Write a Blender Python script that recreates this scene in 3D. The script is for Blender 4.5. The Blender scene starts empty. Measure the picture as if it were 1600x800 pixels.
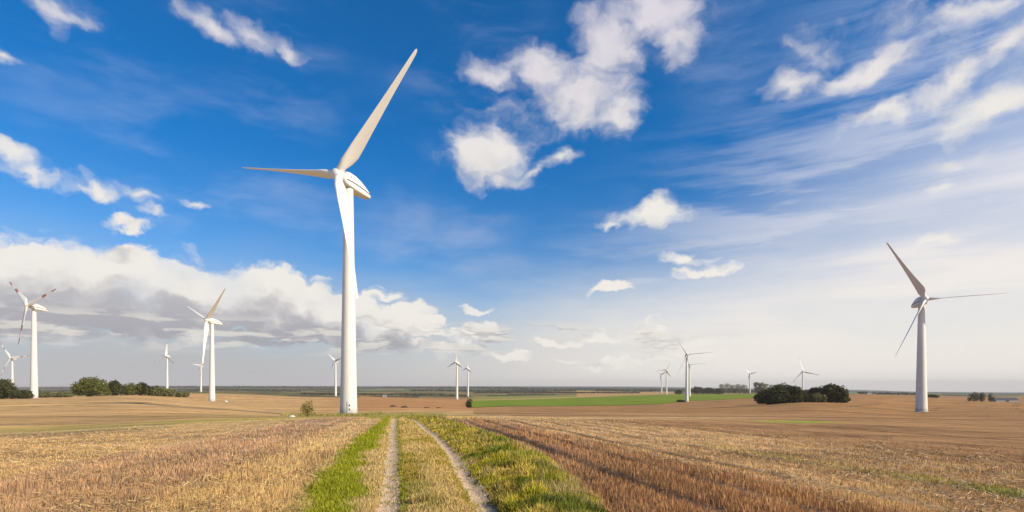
import bpy, math, numpy as np
from mathutils import Vector, Matrix
D = bpy.data; S = bpy.context.scene; COL = S.collection
R = math.radians
rng = np.random.default_rng(7)

# ------------------------------------------------------------------ camera
F, CX, HY, ZC = 850.0, 800.0, 603.0, 2.2          # focal length and horizon of the view (pixels of 1600), eye height
cam = D.objects.new('camera', D.cameras.new('camera')); COL.objects.link(cam); S.camera = cam
cam.location = (0, 0, ZC); cam.rotation_euler = (R(90), 0, 0)
cam.data.sensor_width = 36; cam.data.lens = 36 * F / 1600; cam.data.shift_y = (HY - 400) / 1600
cam.data.clip_start = 0.1; cam.data.clip_end = 60000
S.view_settings.view_transform = 'Standard'; S.view_settings.look = 'None'
S.view_settings.gamma = 1; S.view_settings.exposure = 0.35; S.view_settings.use_curve_mapping = False
S.cycles.volume_bounces = 0; S.cycles.max_bounces = 6; S.cycles.diffuse_bounces = 2
S.cycles.use_denoising = True

# ------------------------------------------------------------------ sun
SUN_AZ, SUN_EL, SUN_STR = 117.0, 30.0, 4.6           # azimuth clockwise from +Y
sd = Vector((math.sin(R(SUN_AZ)) * math.cos(R(SUN_EL)), math.cos(R(SUN_AZ)) * math.cos(R(SUN_EL)), math.sin(R(SUN_EL))))
sun = D.objects.new('sun', D.lights.new('sun', 'SUN')); COL.objects.link(sun)
sun.data.energy = SUN_STR; sun.data.angle = R(0.5); sun.data.color = (1.0, .875, .69)
sun.rotation_euler = sd.to_track_quat('Z', 'Y').to_euler(); sun.location = (60, -40, 60)

# ------------------------------------------------------------------ node helper
class NT:
    def __init__(s, tree, dim='3D'): s.dim = dim; s.t = tree; s.n = tree.nodes; s.l = tree.links
    def put(s, sock, v):
        if v is None: return
        if isinstance(v, bpy.types.NodeSocket): s.l.new(v, sock)
        else: sock.default_value = v
    def math(s, op, a, b=None, c=None, clamp=False):
        n = s.n.new('ShaderNodeMath'); n.operation = op; n.use_clamp = clamp
        s.put(n.inputs[0], a); s.put(n.inputs[1], b); s.put(n.inputs[2], c); return n.outputs[0]
    def vmath(s, op, a, b=None, out=0):
        n = s.n.new('ShaderNodeVectorMath'); n.operation = op
        s.put(n.inputs[0], a)
        if b is not None: s.put(n.inputs[3 if op == 'SCALE' else 1], b)
        return n.outputs[out]
    def comb(s, x, y, z=0.0):
        n = s.n.new('ShaderNodeCombineXYZ'); s.put(n.inputs[0], x); s.put(n.inputs[1], y); s.put(n.inputs[2], z); return n.outputs[0]
    def sep(s, v):
        n = s.n.new('ShaderNodeSeparateXYZ'); s.put(n.inputs[0], v); return n.outputs
    def noise(s, v, scale, detail=4, rough=.5, col=False, dist=0.0):
        n = s.n.new('ShaderNodeTexNoise'); n.noise_dimensions = s.dim; s.put(n.inputs['Vector'], v); n.inputs['Scale'].default_value = scale
        n.inputs['Detail'].default_value = detail; n.inputs['Roughness'].default_value = rough
        n.inputs['Distortion'].default_value = dist; return n.outputs['Color' if col else 'Fac']
    def mapping(s, v, loc=(0, 0, 0), rot=(0, 0, 0), sc=(1, 1, 1), kind='POINT'):
        n = s.n.new('ShaderNodeMapping'); n.vector_type = kind; s.put(n.inputs['Vector'], v)
        n.inputs['Location'].default_value = loc; n.inputs['Rotation'].default_value = rot; n.inputs['Scale'].default_value = sc
        return n.outputs[0]
    def sm(s, x, a, b, lo=0.0, hi=1.0):
        n = s.n.new('ShaderNodeMapRange'); n.interpolation_type = 'SMOOTHSTEP'
        s.put(n.inputs[0], x); n.inputs[1].default_value = a; n.inputs[2].default_value = b
        n.inputs[3].default_value = lo; n.inputs[4].default_value = hi; return n.outputs[0]
    def mix(s, f, a, b, mode='MIX'):
        n = s.n.new('ShaderNodeMix'); n.data_type = 'RGBA'; n.blend_type = mode
        s.put(n.inputs[0], f)
        for k, v in ((6, a), (7, b)):
            if isinstance(v, (tuple, list)) and len(v) == 3: v = (*v, 1)
            s.put(n.inputs[k], v)
        return n.outputs[2]

# ------------------------------------------------------------------ world: Nishita sky with cumulus and cirrus seen by direction
def P2(px, py):
    a = math.atan((px - CX) / F); return a, (HY - py) / F * math.cos(a)
CUM = [  # direction (px, py), half sizes, tilt of each cumulus lobe, weight
 (-60,450,160,90,0,1.5),(70,435,150,72,0,1.5),(190,450,130,62,0,1.5),(290,455,120,56,0,1.5),(390,468,110,54,-5,1.5),(470,482,95,50,-8,1.5),(545,498,80,40,-8,1.4),(620,508,80,32,-6,1.3),
 (60,532,190,17,0,.8),(280,534,190,16,0,.8),(470,536,160,15,0,.8),(600,540,130,13,0,.7),(300,505,420,20,0,.8),(30,500,200,24,0,.8),
 (765,243,70,48,0,1.45),(792,272,36,20,-20,.9),(905,150,90,66,0,1),(850,112,66,44,-20,1),(765,112,52,26,-20,.8),(955,62,66,80,-20,1),(1020,20,100,60,0,1),(1070,62,48,46,30,.9),(960,175,40,44,0,1),(868,238,38,14,15,.8),(832,262,30,13,30,.8),(800,190,40,60,20,.2),
 (340,42,62,20,-28,.75),(400,52,44,30,-20,.8),(445,72,44,16,-28,.8),
 (1012,334,68,20,8,.9),(1022,326,36,16,0,.9),(970,348,44,9,0,.8),(1075,404,46,12,-8,.75),(1117,428,50,13,0,.85),(950,459,30,11,0,.8),
 (20,238,60,20,-15,.85),(50,268,56,14,-15,.7),(143,299,48,20,-5,.75),(215,312,36,16,-10,.6),(190,356,56,12,0,.75),(307,325,24,9,0,.6),(-4,95,34,16,0,.8),(75,6,100,20,-10,.6),(240,338,30,8,0,.45),
 (1352,112,84,34,14,1),(1240,138,44,34,20,.8),(1270,80,40,50,40,.4),(1385,178,76,20,6,.95),(1480,128,100,26,32,.85),(1560,70,90,30,25,.85),(1560,160,110,38,5,.9),(1640,60,110,70,0,.8),(1500,250,48,14,0,.55),(1475,296,36,14,0,.5),(1540,0,130,26,12,.8),(1450,60,70,40,30,.4),(1445,392,50,13,0,.5),(1400,30,60,30,40,.35),
 (745,522,56,13,0,.65),(878,532,56,9,0,.66),(950,525,42,10,0,.68),(1000,524,70,14,0,.5),(1068,538,60,12,0,.75),(798,556,40,8,0,.7),(935,568,60,7,0,.65),(748,491,28,8,0,.6),(690,548,60,9,0,.7),(600,470,40,14,0,.7),(1000,560,60,6,0,.6),
]
w = D.worlds.new('World'); S.world = w; w.use_nodes = True
W = NT(w.node_tree, '2D'); W.n.clear()
BG = 0.1
def cloud_group():
    g = D.node_groups.new('cumulus_field', 'ShaderNodeTree')
    g.interface.new_socket('P', in_out='INPUT', socket_type='NodeSocketVector')
    g.interface.new_socket('Raw', in_out='OUTPUT', socket_type='NodeSocketFloat')
    G = NT(g, '2D'); gi = G.n.new('NodeGroupInput'); go = G.n.new('NodeGroupOutput'); p = gi.outputs[0]
    w1 = G.vmath('SCALE', G.vmath('SUBTRACT', G.noise(p, 7, 2, .5, True), (.5, .5, .5)), .07)
    w2 = G.vmath('SCALE', G.vmath('SUBTRACT', G.noise(p, 26, 4, .55, True), (.5, .5, .5)), .035)
    q = G.vmath('ADD', G.vmath('ADD', p, w1), w2)
    q = G.vmath('MULTIPLY', q, (1, 1, 0))
    m = None; q0 = q
    for k, (px, py, sx, sy, rot, wt) in enumerate(CUM):
        a, t = P2(px, py); c = math.cos(a)
        if k % 3 == 0 and k:                              # chained so the evaluator works through the lobes one after another
            q = G.vmath('ADD', q0, G.math('MULTIPLY', m, 1e-9))
        v = G.mapping(q, (a, t, 0), (0, 0, R(rot)), (sx / F * c * c * 1.12, sy / F * c * 1.12, 1), 'TEXTURE')
        ln = G.vmath('LENGTH', v, out=1)
        b = G.math('MULTIPLY_ADD', ln, -wt, wt)
        if m is None: m = b
        else:
            n = G.n.new('ShaderNodeMath'); n.operation = 'SMOOTH_MAX'; n.inputs[2].default_value = .12
            G.put(n.inputs[0], m); G.put(n.inputs[1], b); m = n.outputs[0]
    m = G.math('MAXIMUM', m, -.6)
    qs = G.sep(q); yy = G.math('MULTIPLY', G.math('SQRT', G.math('MAXIMUM', G.math('ADD', qs[1], .02), .001)), 1.9)
    n1 = G.noise(G.comb(qs[0], yy), 15, 7, .60)
    vo = G.n.new('ShaderNodeTexVoronoi'); vo.feature = 'F1'; vo.voronoi_dimensions = '2D'; vo.inputs['Scale'].default_value = 17; vo.inputs['Detail'].default_value = 1.5; vo.inputs['Roughness'].default_value = .6
    G.l.new(G.comb(qs[0], yy), vo.inputs['Vector'])
    raw = G.math('ADD', m, G.math('MULTIPLY', G.math('SUBTRACT', n1, .5), G.sm(qs[1], .15, .35, .78, .95)))
    raw = G.math('ADD', raw, G.math('MULTIPLY', G.math('SUBTRACT', .62, vo.outputs['Distance']), G.sm(qs[1], .18, .40, .42, .24)))
    G.l.new(raw, go.inputs[0]); return g
cg = cloud_group()
tc = W.n.new('ShaderNodeTexCoord'); dx, dy, dz = W.sep(tc.outputs['Generated'])
az = W.math('ARCTAN2', dx, dy)
hor = W.math('MAXIMUM', W.math('SQRT', W.math('ADD', W.math('MULTIPLY', dx, dx), W.math('MULTIPLY', dy, dy))), .25)
tt = W.math('DIVIDE', dz, hor)
P = W.comb(az, tt)
def field(p):
    n = W.n.new('ShaderNodeGroup'); n.node_tree = cg; W.l.new(p, n.inputs[0]); return n.outputs[0]
raw = field(P)
raw_up = field(W.vmath('ADD', P, (.012, .045, 0)))
wdt = W.sm(tt, .12, .40, .34, 1.02)                    # high clouds have soft torn edges, low ones crisper
dens = W.sm(W.math('DIVIDE', W.math('ADD', raw, W.sm(tt, .2, .5, .03, .14)), wdt), 0, 1)
dens = W.math('MULTIPLY', dens, W.sm(W.noise(P, 9, 3, .5), .2, .5, .80, 1))
cut = W.sm(W.math('ADD', tt, W.math('MULTIPLY', W.noise(W.vmath('MULTIPLY', P, (1, 3, 1)), 10, 4, .5), .03)), .068, .092)
dens = W.math('MULTIPLY', dens, W.math('MAXIMUM', cut, W.sm(az, -.18, -.05)))
shade = W.sm(W.math('ADD', W.math('MULTIPLY', raw_up, .85), W.math('MULTIPLY', W.noise(P, 14, 3, .5), .30)), .12, 1.0)
low = W.sm(tt, .02, .32, 1, 0)                       # clouds near the horizon show grey bases
shade = W.math('MULTIPLY', shade, W.math('MULTIPLY_ADD', low, .8, .2))
ccol = W.mix(shade, (.90, .86, .80), (.35, .35, .40))
ccol = W.mix(W.sm(tt, .3, .7), ccol, (.74, .70, .76))
sky = W.n.new('ShaderNodeTexSky'); sky.sky_type = 'NISHITA'; sky.sun_disc = False
sky.sun_elevation = R(SUN_EL); sky.sun_rotation = R(SUN_AZ); sky.altitude = 60; sky.air_density = 1.0; sky.dust_density = .6; sky.ozone_density = 3.0
skc = W.mix(1.0, sky.outputs[0], (.05, .66, 1.12), 'MULTIPLY')
up = W.sm(tt, .0, .75)
skc = W.mix(W.sm(tt, .10, .45, 0, 1), W.mix(1.0, sky.outputs[0], (.48, .80, 1.05), 'MULTIPLY'), skc)
# cirrus: two stretched layers
def cirrus(rot, sc, stretch, a, b, seed):
    v = W.mapping(P, (seed, 0, 0), (0, 0, R(rot)), (1, stretch, 1))
    wv = W.vmath('ADD', v, W.vmath('SCALE', W.noise(P, 4, 3, .5, True), .12))
    return W.sm(W.noise(wv, sc, 7, .58), a, b)
cr = cirrus(-17, 2.4, 7.5, .36, .70, 3.0)
cl = cirrus(24, 3.0, 3.2, .40, .80, 8.0)
patch = W.sm(W.noise(P, 3.2, 4, .5), .35, .62)
rmask = W.sm(W.math('ADD', W.math('MULTIPLY', az, 1.0), W.math('MULTIPLY', tt, -1.1)), -.36, .40)
veil = W.math('MULTIPLY', W.sm(W.math('ADD', W.math('MULTIPLY', az, .9), W.math('MULTIPLY', tt, -1.5)), -.26, .34), W.math('MULTIPLY_ADD', cr, .36, .70))
cr = W.math('MULTIPLY', cr, rmask)
cl = W.math('MULTIPLY', W.math('MULTIPLY', cl, patch), .30)
cir = W.math('MAXIMUM', W.math('MULTIPLY', cr, .75), W.math('MULTIPLY', cl, .75))
cir = W.math('MAXIMUM', cir, W.math('MULTIPLY', veil, .88))
cir = W.math('MULTIPLY', cir, W.sm(tt, -.02, .04))
S_ = 1 / (BG * 1.275)
def sc3(c): return W.vmath('SCALE', c, S_)
col = W.mix(cir, skc, sc3(W.mix(W.sm(tt, .1, .6), (.98, .90, .83), (.60, .66, .84))))
hz = W.sm(W.math('MULTIPLY_ADD', W.noise(W.vmath('MULTIPLY', P, (1, 4, 1)), 4, 4), .10, tt), .06, .32, .96, 0)
col = W.mix(hz, col, sc3(W.mix(W.sm(az, -.5, .45), (.50, .49, .50), (.90, .85, .79))))
col = W.mix(W.math('MULTIPLY', dens, .97), col, sc3(ccol))
# thin rows of small flat clouds low over the horizon
rw = lambda p: W.noise(W.vmath('MULTIPLY', p, (1, 5.5, 1)), 9, 5, .55)
r0, r1 = rw(P), rw(W.vmath('ADD', P, (.004, .010, 0)))
band = W.math('MULTIPLY', W.sm(tt, .045, .075), W.sm(tt, .095, .125, 1, 0)); band = W.math('MULTIPLY', band, W.sm(az, .15, .45, 1, 0))
rcol = W.mix(W.sm(W.math('SUBTRACT', r0, r1), -.06, .07), (.44, .43, .46), (.78, .74, .68))
col = W.mix(W.math('MULTIPLY', W.math('MULTIPLY', W.sm(r0, .50, .60), band), .75), col, sc3(rcol))
bgd = W.n.new('ShaderNodeBackground'); W.l.new(col, bgd.inputs[0]); bgd.inputs[1].default_value = BG
wo = W.n.new('ShaderNodeOutputWorld'); W.l.new(bgd.outputs[0], wo.inputs[0])

# ------------------------------------------------------------------ object helpers
def tag(o, label=None, cat=None, group=None, kind=None):
    for k, v in (('label', label), ('category', cat), ('group', group), ('kind', kind)):
        if v: o[k] = v
    return o
def mesh_np(name, V, faces, mat=None, parent=None, smooth=False, col=None, mats=None, midx=None):
    """faces: (n,k) int array"""
    me = D.meshes.new(name); V = np.asarray(V, np.float32); faces = np.asarray(faces, np.int32)
    n, k = faces.shape
    me.vertices.add(len(V)); me.vertices.foreach_set('co', V.ravel())
    me.loops.add(n * k); me.loops.foreach_set('vertex_index', faces.ravel())
    me.polygons.add(n); me.polygons.foreach_set('loop_start', np.arange(0, n * k, k, dtype=np.int32))
    try: me.polygons.foreach_set('loop_total', np.full(n, k, np.int32))
    except Exception: pass
    me.polygons.foreach_set('use_smooth', np.full(n, smooth))
    if midx is not None: me.polygons.foreach_set('material_index', np.asarray(midx, np.int32))
    if col is not None:
        a = me.color_attributes.new('tint', 'FLOAT_COLOR', 'POINT')
        c = np.ones((len(V), 4), np.float32); c[:, :3] = col; a.data.foreach_set('color', c.ravel())
    me.update(calc_edges=True); me.validate()
    for m in (mats or [mat]):
        if m: me.materials.append(m)
    o = D.objects.new(name, me); COL.objects.link(o)
    if parent: o.parent = parent
    return o
class MB:
    """collects shapes (mixed polygons) into one mesh"""
    def __init__(s): s.v = []; s.f = []
    def add(s, vs, fs):
        b = len(s.v); s.v += [tuple(v) for v in vs]; s.f += [tuple(b + i for i in f) for f in fs]; return s
    def box(s, c, d, rz=0):
        x, y, z = d[0] / 2, d[1] / 2, d[2] / 2; ca, sa = math.cos(rz), math.sin(rz)
        vs = [(c[0] + i * x * ca - j * y * sa, c[1] + i * x * sa + j * y * ca, c[2] + k * z) for k in (-1, 1) for i, j in ((-1, -1), (1, -1), (1, 1), (-1, 1))]
        return s.add(vs, [(3, 2, 1, 0), (4, 5, 6, 7), (0, 1, 5, 4), (1, 2, 6, 5), (2, 3, 7, 6), (3, 0, 4, 7)])
    def loft(s, rings, cap=True):
        n = len(rings[0]); vs = [p for r in rings for p in r]; fs = []
        for i in range(len(rings) - 1):
            for j in range(n):
                k = (j + 1) % n; fs.append((i * n + j, i * n + k, (i + 1) * n + k, (i + 1) * n + j))
        if cap: fs += [tuple(range(n - 1, -1, -1)), tuple(range((len(rings) - 1) * n, len(rings) * n))]
        return s.add(vs, fs)
    def tube(s, p0, p1, r0, r1, n=8):
        p0, p1 = Vector(p0), Vector(p1); q = (p1 - p0).to_track_quat('Z', 'Y')
        return s.loft([[p + q @ Vector((r * math.cos(a), r * math.sin(a), 0)) for a in [2 * math.pi * i / n for i in range(n)]] for p, r in ((p0, r0), (p1, r1))])
    def build(s, name, mat, parent=None, smooth=False, angle=None, bevel=0):
        me = D.meshes.new(name); me.from_pydata(s.v, [], s.f); me.validate(); me.update()
        o = D.objects.new(name, me); COL.objects.link(o); me.materials.append(mat)
        if smooth: me.polygons.foreach_set('use_smooth', [True] * len(me.polygons))
        if angle: me.set_sharp_from_angle(angle=R(angle))
        if parent: o.parent = parent
        if bevel:
            b = o.modifiers.new('b', 'BEVEL'); b.width = bevel; b.segments = 2
        return o
def empty(name, loc, rz=0):
    o = D.objects.new(name, None); COL.objects.link(o); o.location = loc; o.rotation_euler = (0, 0, rz); o.empty_display_size = .5; return o
def mat(name, col, rough=.6, build=None, spec=.3):
    m = D.materials.new(name); m.use_nodes = True; T = NT(m.node_tree); b = T.n['Principled BSDF']
    b.inputs['Base Color'].default_value = (*col, 1); b.inputs['Roughness'].default_value = rough
    b.inputs['Specular IOR Level'].default_value = spec
    if build: build(T, b)
    return m

# ------------------------------------------------------------------ terrain: drop below eye level by direction and depth
YK = [3, 9.5, 20, 35, 51, 80, 147, 200, 312, 435, 600, 900, 1500, 3000, 6500, 16000]
near = [2.1 * 850 / 3, 197, 102]
TAB = {  # direction column : depression (px of F) at YK[3:]
 -700: [82, 72, 62, 50, 40, 28, 22, 20, 17, 12, 8, 4.5, 2.0],
 0:   [80, 70, 58, 40, 31, 22.5, 19, 20, 16, 12, 8, 3.6, 1.2],
 110: [76, 66, 56, 37, 28, 20.5, 17.5, 18, 15, 11, 7, 2.5, .6],
 200: [72, 61, 54, 35, 26, 18.5, 15, 14, 12.5, 9.5, 6, 1.2, .3],
 333: [69, 56, 50, 39, 33, 27.5, 24, 13, 11.5, 9, 6, .6, .3],
 480: [67, 53, 49.5, 46, 40, 31, 26, 19.5, 16.5, 13, 7, 1, .3],
 545: [66.5, 52.5, 49, 46, 39, 31, 26, 21, 17.5, 13, 7, 1.5, .3],
 640: [66, 52, 48, 41.5, 37.5, 31.5, 27.5, 24, 20.5, 13.5, 7, 1.5, .3],
 735: [66, 52, 47.5, 41, 38.5, 34.5, 30.5, 27, 22.5, 14.5, 7, 2, .3],
 900: [66, 53, 48, 42.5, 40, 36.5, 33.5, 30.5, 23, 15, 7, 2.5, .6],
 1000:[66, 53, 49, 43.5, 41, 37, 33.5, 30, 21.5, 14, 8.5, 3, 1],
 1070:[66, 54, 49.5, 44.5, 41.5, 37, 33, 29, 21, 13, 8.5, 4, 2],
 1190:[67, 55, 50, 45.5, 41, 34, 28.5, 24, 18, 13, 9.5, 6, 4],
 1260:[68, 56, 51, 46, 39, 30, 24, 20.5, 16.5, 13, 10, 7, 5],
 1340:[69, 57, 52, 47, 42, 34, 25, 19, 14.5, 13, 11, 8, 6],
 1440:[71, 60, 54, 49, 46, 40.7, 30, 23, 17, 15, 12.5, 10, 9],
 1600:[74, 64, 57, 50, 45, 37, 30, 25.5, 23.5, 18, 14, 11, 10],
 2400:[78, 68, 60, 52, 45, 36, 30, 25.5, 23.5, 18, 14, 11, 10]}
def pchip(x, y, xi):
    x = np.asarray(x, float); y = np.asarray(y, float); h = np.diff(x); d = np.diff(y, axis=0) / h.reshape(-1, *([1] * (y.ndim - 1)))
    m = np.zeros_like(y); hh = h.reshape(-1, *([1] * (y.ndim - 1)))
    w1 = 2 * hh[1:] + hh[:-1]; w2 = hh[1:] + 2 * hh[:-1]
    with np.errstate(divide='ignore', invalid='ignore'):
        mm = (w1 + w2) / (w1 / d[:-1] + w2 / d[1:])
    m[1:-1] = np.where(d[:-1] * d[1:] > 0, mm, 0); m[0] = d[0]; m[-1] = d[-1]
    i = np.clip(np.searchsorted(x, xi) - 1, 0, len(x) - 2); t = ((xi - x[i]) / h[i])
    t = t.reshape(-1, *([1] * (y.ndim - 1))); H = h[i].reshape(t.shape)
    return (2*t**3-3*t**2+1)*y[i] + (t**3-2*t**2+t)*H*m[i] + (-2*t**3+3*t**2)*y[i+1] + (t**3-t**2)*H*m[i+1]
cols = sorted(TAB); tab = np.array([near + TAB[c] for c in cols])           # (ncol, nY)
GY = np.exp(np.linspace(math.log(3), math.log(16000), 700)); GU = np.linspace(-1.75, 1.75, 1401)
lnGY = np.log(GY)
byY = pchip(np.log(YK), tab.T, lnGY)                                        # (700, ncol)
GV = pchip((np.array(cols) - CX) / F, byY.T, GU).T                          # (700, 1401)
GZ = ZC - GV * GY[:, None] / F
def vn(x, y, s, seed=0):
    """smooth value noise 0..1"""
    x = np.asarray(x) / s + seed * 17.3; y = np.asarray(y) / s + seed * 5.7
    xi, yi = np.floor(x), np.floor(y); fx, fy = x - xi, y - yi
    fx = fx * fx * (3 - 2 * fx); fy = fy * fy * (3 - 2 * fy)
    h = lambda a, b: np.abs(np.sin(a * 127.1 + b * 311.7 + seed * 74.7) * 43758.5453) % 1.0
    return (h(xi, yi) * (1 - fx) + h(xi + 1, yi) * fx) * (1 - fy) + (h(xi, yi + 1) * (1 - fx) + h(xi + 1, yi + 1) * fx) * fy
def fbm(x, y, s, seed=0, o=4):
    return sum(vn(x, y, s / 2**k, seed + k) / 2**k for k in range(o)) / sum(1 / 2**k for k in range(o))
def pxb(pts):
    """boundary line in plan given as (direction px, depth) -> X at depth Y"""
    ys = np.log([p[1] for p in pts]); ps = [p[0] for p in pts]
    return lambda Y: (np.interp(np.log(Y), ys, ps) - CX) / F * Y
RUTL = pxb([(580, 3), (608, 9.5), (611, 13.3), (613.5, 21.5), (614.5, 35), (617, 51), (622, 58)])
RUTR = pxb([(1060, 3), (762, 9.5), (728, 13.3), (697, 21.5), (663, 35), (643, 51), (636, 58)])
VERGE = pxb([(1330, 3), (935, 9.5), (822, 21.3), (728, 37), (690, 52), (650, 75)])
GRASSL = pxb([(250, 3), (468, 9.5), (548, 21.3), (598, 42), (604, 56), (600, 75)])
def trk(x, y): return x * .9787 + y * .2055, -x * .2055 + y * .9787
def relief(x, y):
    """small relief near the camera: ruts, grass mound between them, furrows in the right stubble"""
    s, r = trk(x, y); f = np.clip((75 - y) / 25, 0, 1)
    l, rr = RUTL(y), RUTR(y)
    d = -.07 * np.exp(-((x - l) / .26)**2) - .07 * np.exp(-((x - rr) / .26)**2)
    mid = (x > l) & (x < rr); d = d + np.where(mid, .06 * np.sin(np.pi * np.clip((x - l) / (rr - l), 0, 1)), 0)
    ve = VERGE(y); d = d + np.where((x > rr) & (x < ve), .10 * np.sin(np.pi * np.clip((x - rr) / (ve - rr), 0, 1)), 0)
    e = x - ve
    d = d - .12 * np.exp(-((e - .35) / .3)**2)
    wob = (vn(r, s, 6, 3) - .5) * .5
    for s0, a, wd in ((5.6, .12, .24), (7.2, .08, .18), (9.4, .08, .2), (11.9, .10, .22), (14.8, .06, .25), (18.5, .09, .35), (23, .06, .4), (30, .08, .5)):
        d = d - a * np.exp(-((s + wob - s0) / wd)**2)
    d = d + (fbm(x, y, 1.2, 5, 3) - .5) * .06
    for s0 in (-5.1, -8.6, -13, -17.5): d = d - .04 * np.exp(-((s + wob - s0) / .35)**2)
    return d * f
def zfun(x, y):
    x = np.asarray(x, float); y = np.maximum(np.asarray(y, float), 3.01)
    i = np.clip((np.log(y) - lnGY[0]) / (lnGY[1] - lnGY[0]), 0, 698.999); j = np.clip((x / y - GU[0]) / (GU[1] - GU[0]), 0, 1399.999)
    a, b = i.astype(int), j.astype(int); fi, fj = i - a, j - b
    return ((GZ[a, b] * (1-fi) + GZ[a+1, b] * fi) * (1-fj) + (GZ[a, b+1] * (1-fi) + GZ[a+1, b+1] * fi) * fj) + relief(x, y)
def Z(x, y): return float(zfun(np.array([x]), np.array([y]))[0])
def at(px, Y): return (px - CX) / F * Y, Y

def lerp(a, b, f): return a + (np.asarray(b) - a) * np.asarray(f)[..., None]
def sst(x, a, b): t = np.clip((x - a) / (b - a), 0, 1); return t * t * (3 - 2 * t)
GREEN_N = ([733, 800, 900, 1030, 1068, 1110, 1190, 1230], [318, 430, 560, 640, 760, 800, 860, 900])
GREEN_F = ([733, 800, 900, 1000, 1060, 1190, 1230], [850, 960, 1180, 1400, 1500, 1500, 1500])
GROOVES = ((5.6, .24, .7), (6.4, .08, .3), (7.3, .16, .6), (8.5, .10, .4), (9.6, .14, .55), (10.7, .10, .4), (11.9, .20, .65), (13.3, .14, .45), (14.8, .18, .55), (16.6, .16, .4), (18.5, .25, .5), (21, .2, .35), (24, .3, .4), (30, .4, .35), (37, .4, .3))
def groove(s, r):
    wob = (vn(r, s, 6, 3) - .5) * .5; f = np.ones(s.shape)
    for s0, wd, a in GROOVES: f = f * (1 - a * np.exp(-((s + wob - s0) / wd)**2) * sst(vn(r, s0, 3.5, 88), .2, .5))
    return f
def ground_colour(X, Y):
    """the soil / crop colour of each field"""
    U = X / Y * F + CX; s, r = trk(X, Y)
    n1 = fbm(X, Y, 3, 1); n2 = fbm(X, Y, 14, 2); n3 = fbm(X, Y, 60, 3, 5); st = vn(s, r * .07, .5, 9); st2 = vn(s, r * .03, 2.2, 11)
    c = np.zeros(X.shape + (3,)) + (.36, .235, .125)
    # left stubble
    straw = np.array((.53, .395, .215)); pink = np.array((.43, .305, .205)); gold = np.array((.50, .365, .20))
    sw = s + (n1 - .5) * 1.2
    cl = lerp(np.broadcast_to(straw, c.shape), pink, sst(-sw, 3.7, 5.0) * (1 - sst(-sw, 8.8, 10.6)))
    cl = lerp(cl, gold, sst(-sw, 8.6, 10)); cl = lerp(cl, pink * .95, sst(-sw, 19, 22) * .5)
    cl = cl * (.75 + .35 * st + .15 * n1)[..., None]
    # right stubble and tilled land
    red = np.array((.34, .215, .145)); pale = np.array((.50, .35, .22)); till = np.array((.31, .19, .11)); dark = np.array((.17, .095, .055))
    cr = lerp(np.broadcast_to(red, c.shape), pale, sst(sw, 7.4, 9.6))
    cr = lerp(cr, (.27, .29, .05), np.exp(-((s - 12.5) / .5)**2) * (.35 + .65 * sst(n1, .25, .5)) * (1 - sst(r, 16, 24)) * .9)
    cr = lerp(cr, till, sst(sw + (n2 - .5) * 3, 15, 19) * .9)
    band = vn(X * .05 + n3 * 2, Y * .5 / np.sqrt(np.maximum(Y, 20) / 40), 4.5, 21)
    cr = lerp(cr, dark, sst(band, .55, .8) * .55 * sst(Y, 18, 40))
    cr = lerp(cr, pale * .95, sst(vn(X * .03, Y * .25, 3, 31), .66, .85) * .45 * sst(Y, 30, 50) * (Y < 170))
    cr = cr * (.75 + .3 * st + .2 * n1)[..., None] * groove(s, r)[..., None]
    right = X > RUTR(Y)
    c = np.where(right[..., None], cr, cl)
    # centre-left: ditch strip, turbine pad, ploughed hill behind
    hill = np.array((.50, .35, .20)); plough = np.array((.40, .235, .125))
    line = np.interp(U, [-700, 0, 200, 330, 420, 500, 560, 640, 720, 800], [50, 50, 51, 56, 64, 84, 115, 75, 60, 55]); sgw = np.interp(U, [0, 300, 560], [.20, .15, .12])
    beyond = (U < 740) & (Y > line * 1.1)
    hb = hill * (.9 + .2 * n3)[..., None]; hb = hb * (1 - .18 * sst(vn(X * .2, Y, 18, 41), .5, .9))[..., None]
    c = np.where(beyond[..., None] & (Y > 55)[..., None], hb, c)
    pm = sst(U, 470, 580) * sst(Y, 150, 260) * (U < 770); c = lerp(c, plough, pm) * 1.0
    strip = np.exp(-((np.log(Y) - np.log(line)) / sgw)**2) * (U < 735)
    c = lerp(c, (.34, .36, .06), strip * (.45 + .5 * sst(n2, .38, .6)))
    c = lerp(c, (.52, .40, .20), np.exp(-((np.log(Y) - np.log(line) + .17 + .10 * (n2 - .5)) / .03)**2) * (U < 430) * .8)
    c = lerp(c, (.50, .38, .2), np.exp(-((np.log(Y) - np.log(line) - .30 + .08 * (n2 - .5)) / .04)**2) * (U < 480) * .55)
    # grass round the turbine foot
    g = np.exp(-(((X + 42) / 15)**2 + ((Y - 141) / 9)**2)); c = lerp(c, (.23, .24, .05), np.clip(g * 1.5, 0, 1) * sst(n1, .2, .5))
    g = np.exp(-(((X + 30) / 24)**2 + ((Y - 112) / 22)**2)); c = lerp(c, (.30, .28, .075), np.clip(g * 1.2, 0, 1) * sst(n2, .3, .55))
    # tan straw rows right of the track end
    c = lerp(c, (.50, .38, .24), sst(U, 600, 680) * (1 - sst(U, 1000, 1350)) * sst(Y, 50, 60) * (1 - sst(Y, 120, 200)) * sst(vn(X * .04, Y * .35, 3.1, 51), .45, .75) * .7)
    # bright weed strip in the right field
    c = lerp(c, (.24, .34, .02), np.exp(-(((U - 1245) / 66)**4)) * np.exp(-((Y - 51 - (n1 - .5) * 4) / 3.5)**2) * (.4 + .6 * sst(n1, .2, .45)))
    # far right brown field
    far = (U >= 740) & (Y > 180)
    brown = np.array((.31, .19, .10)) * (.88 + .24 * n3)[..., None]
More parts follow.
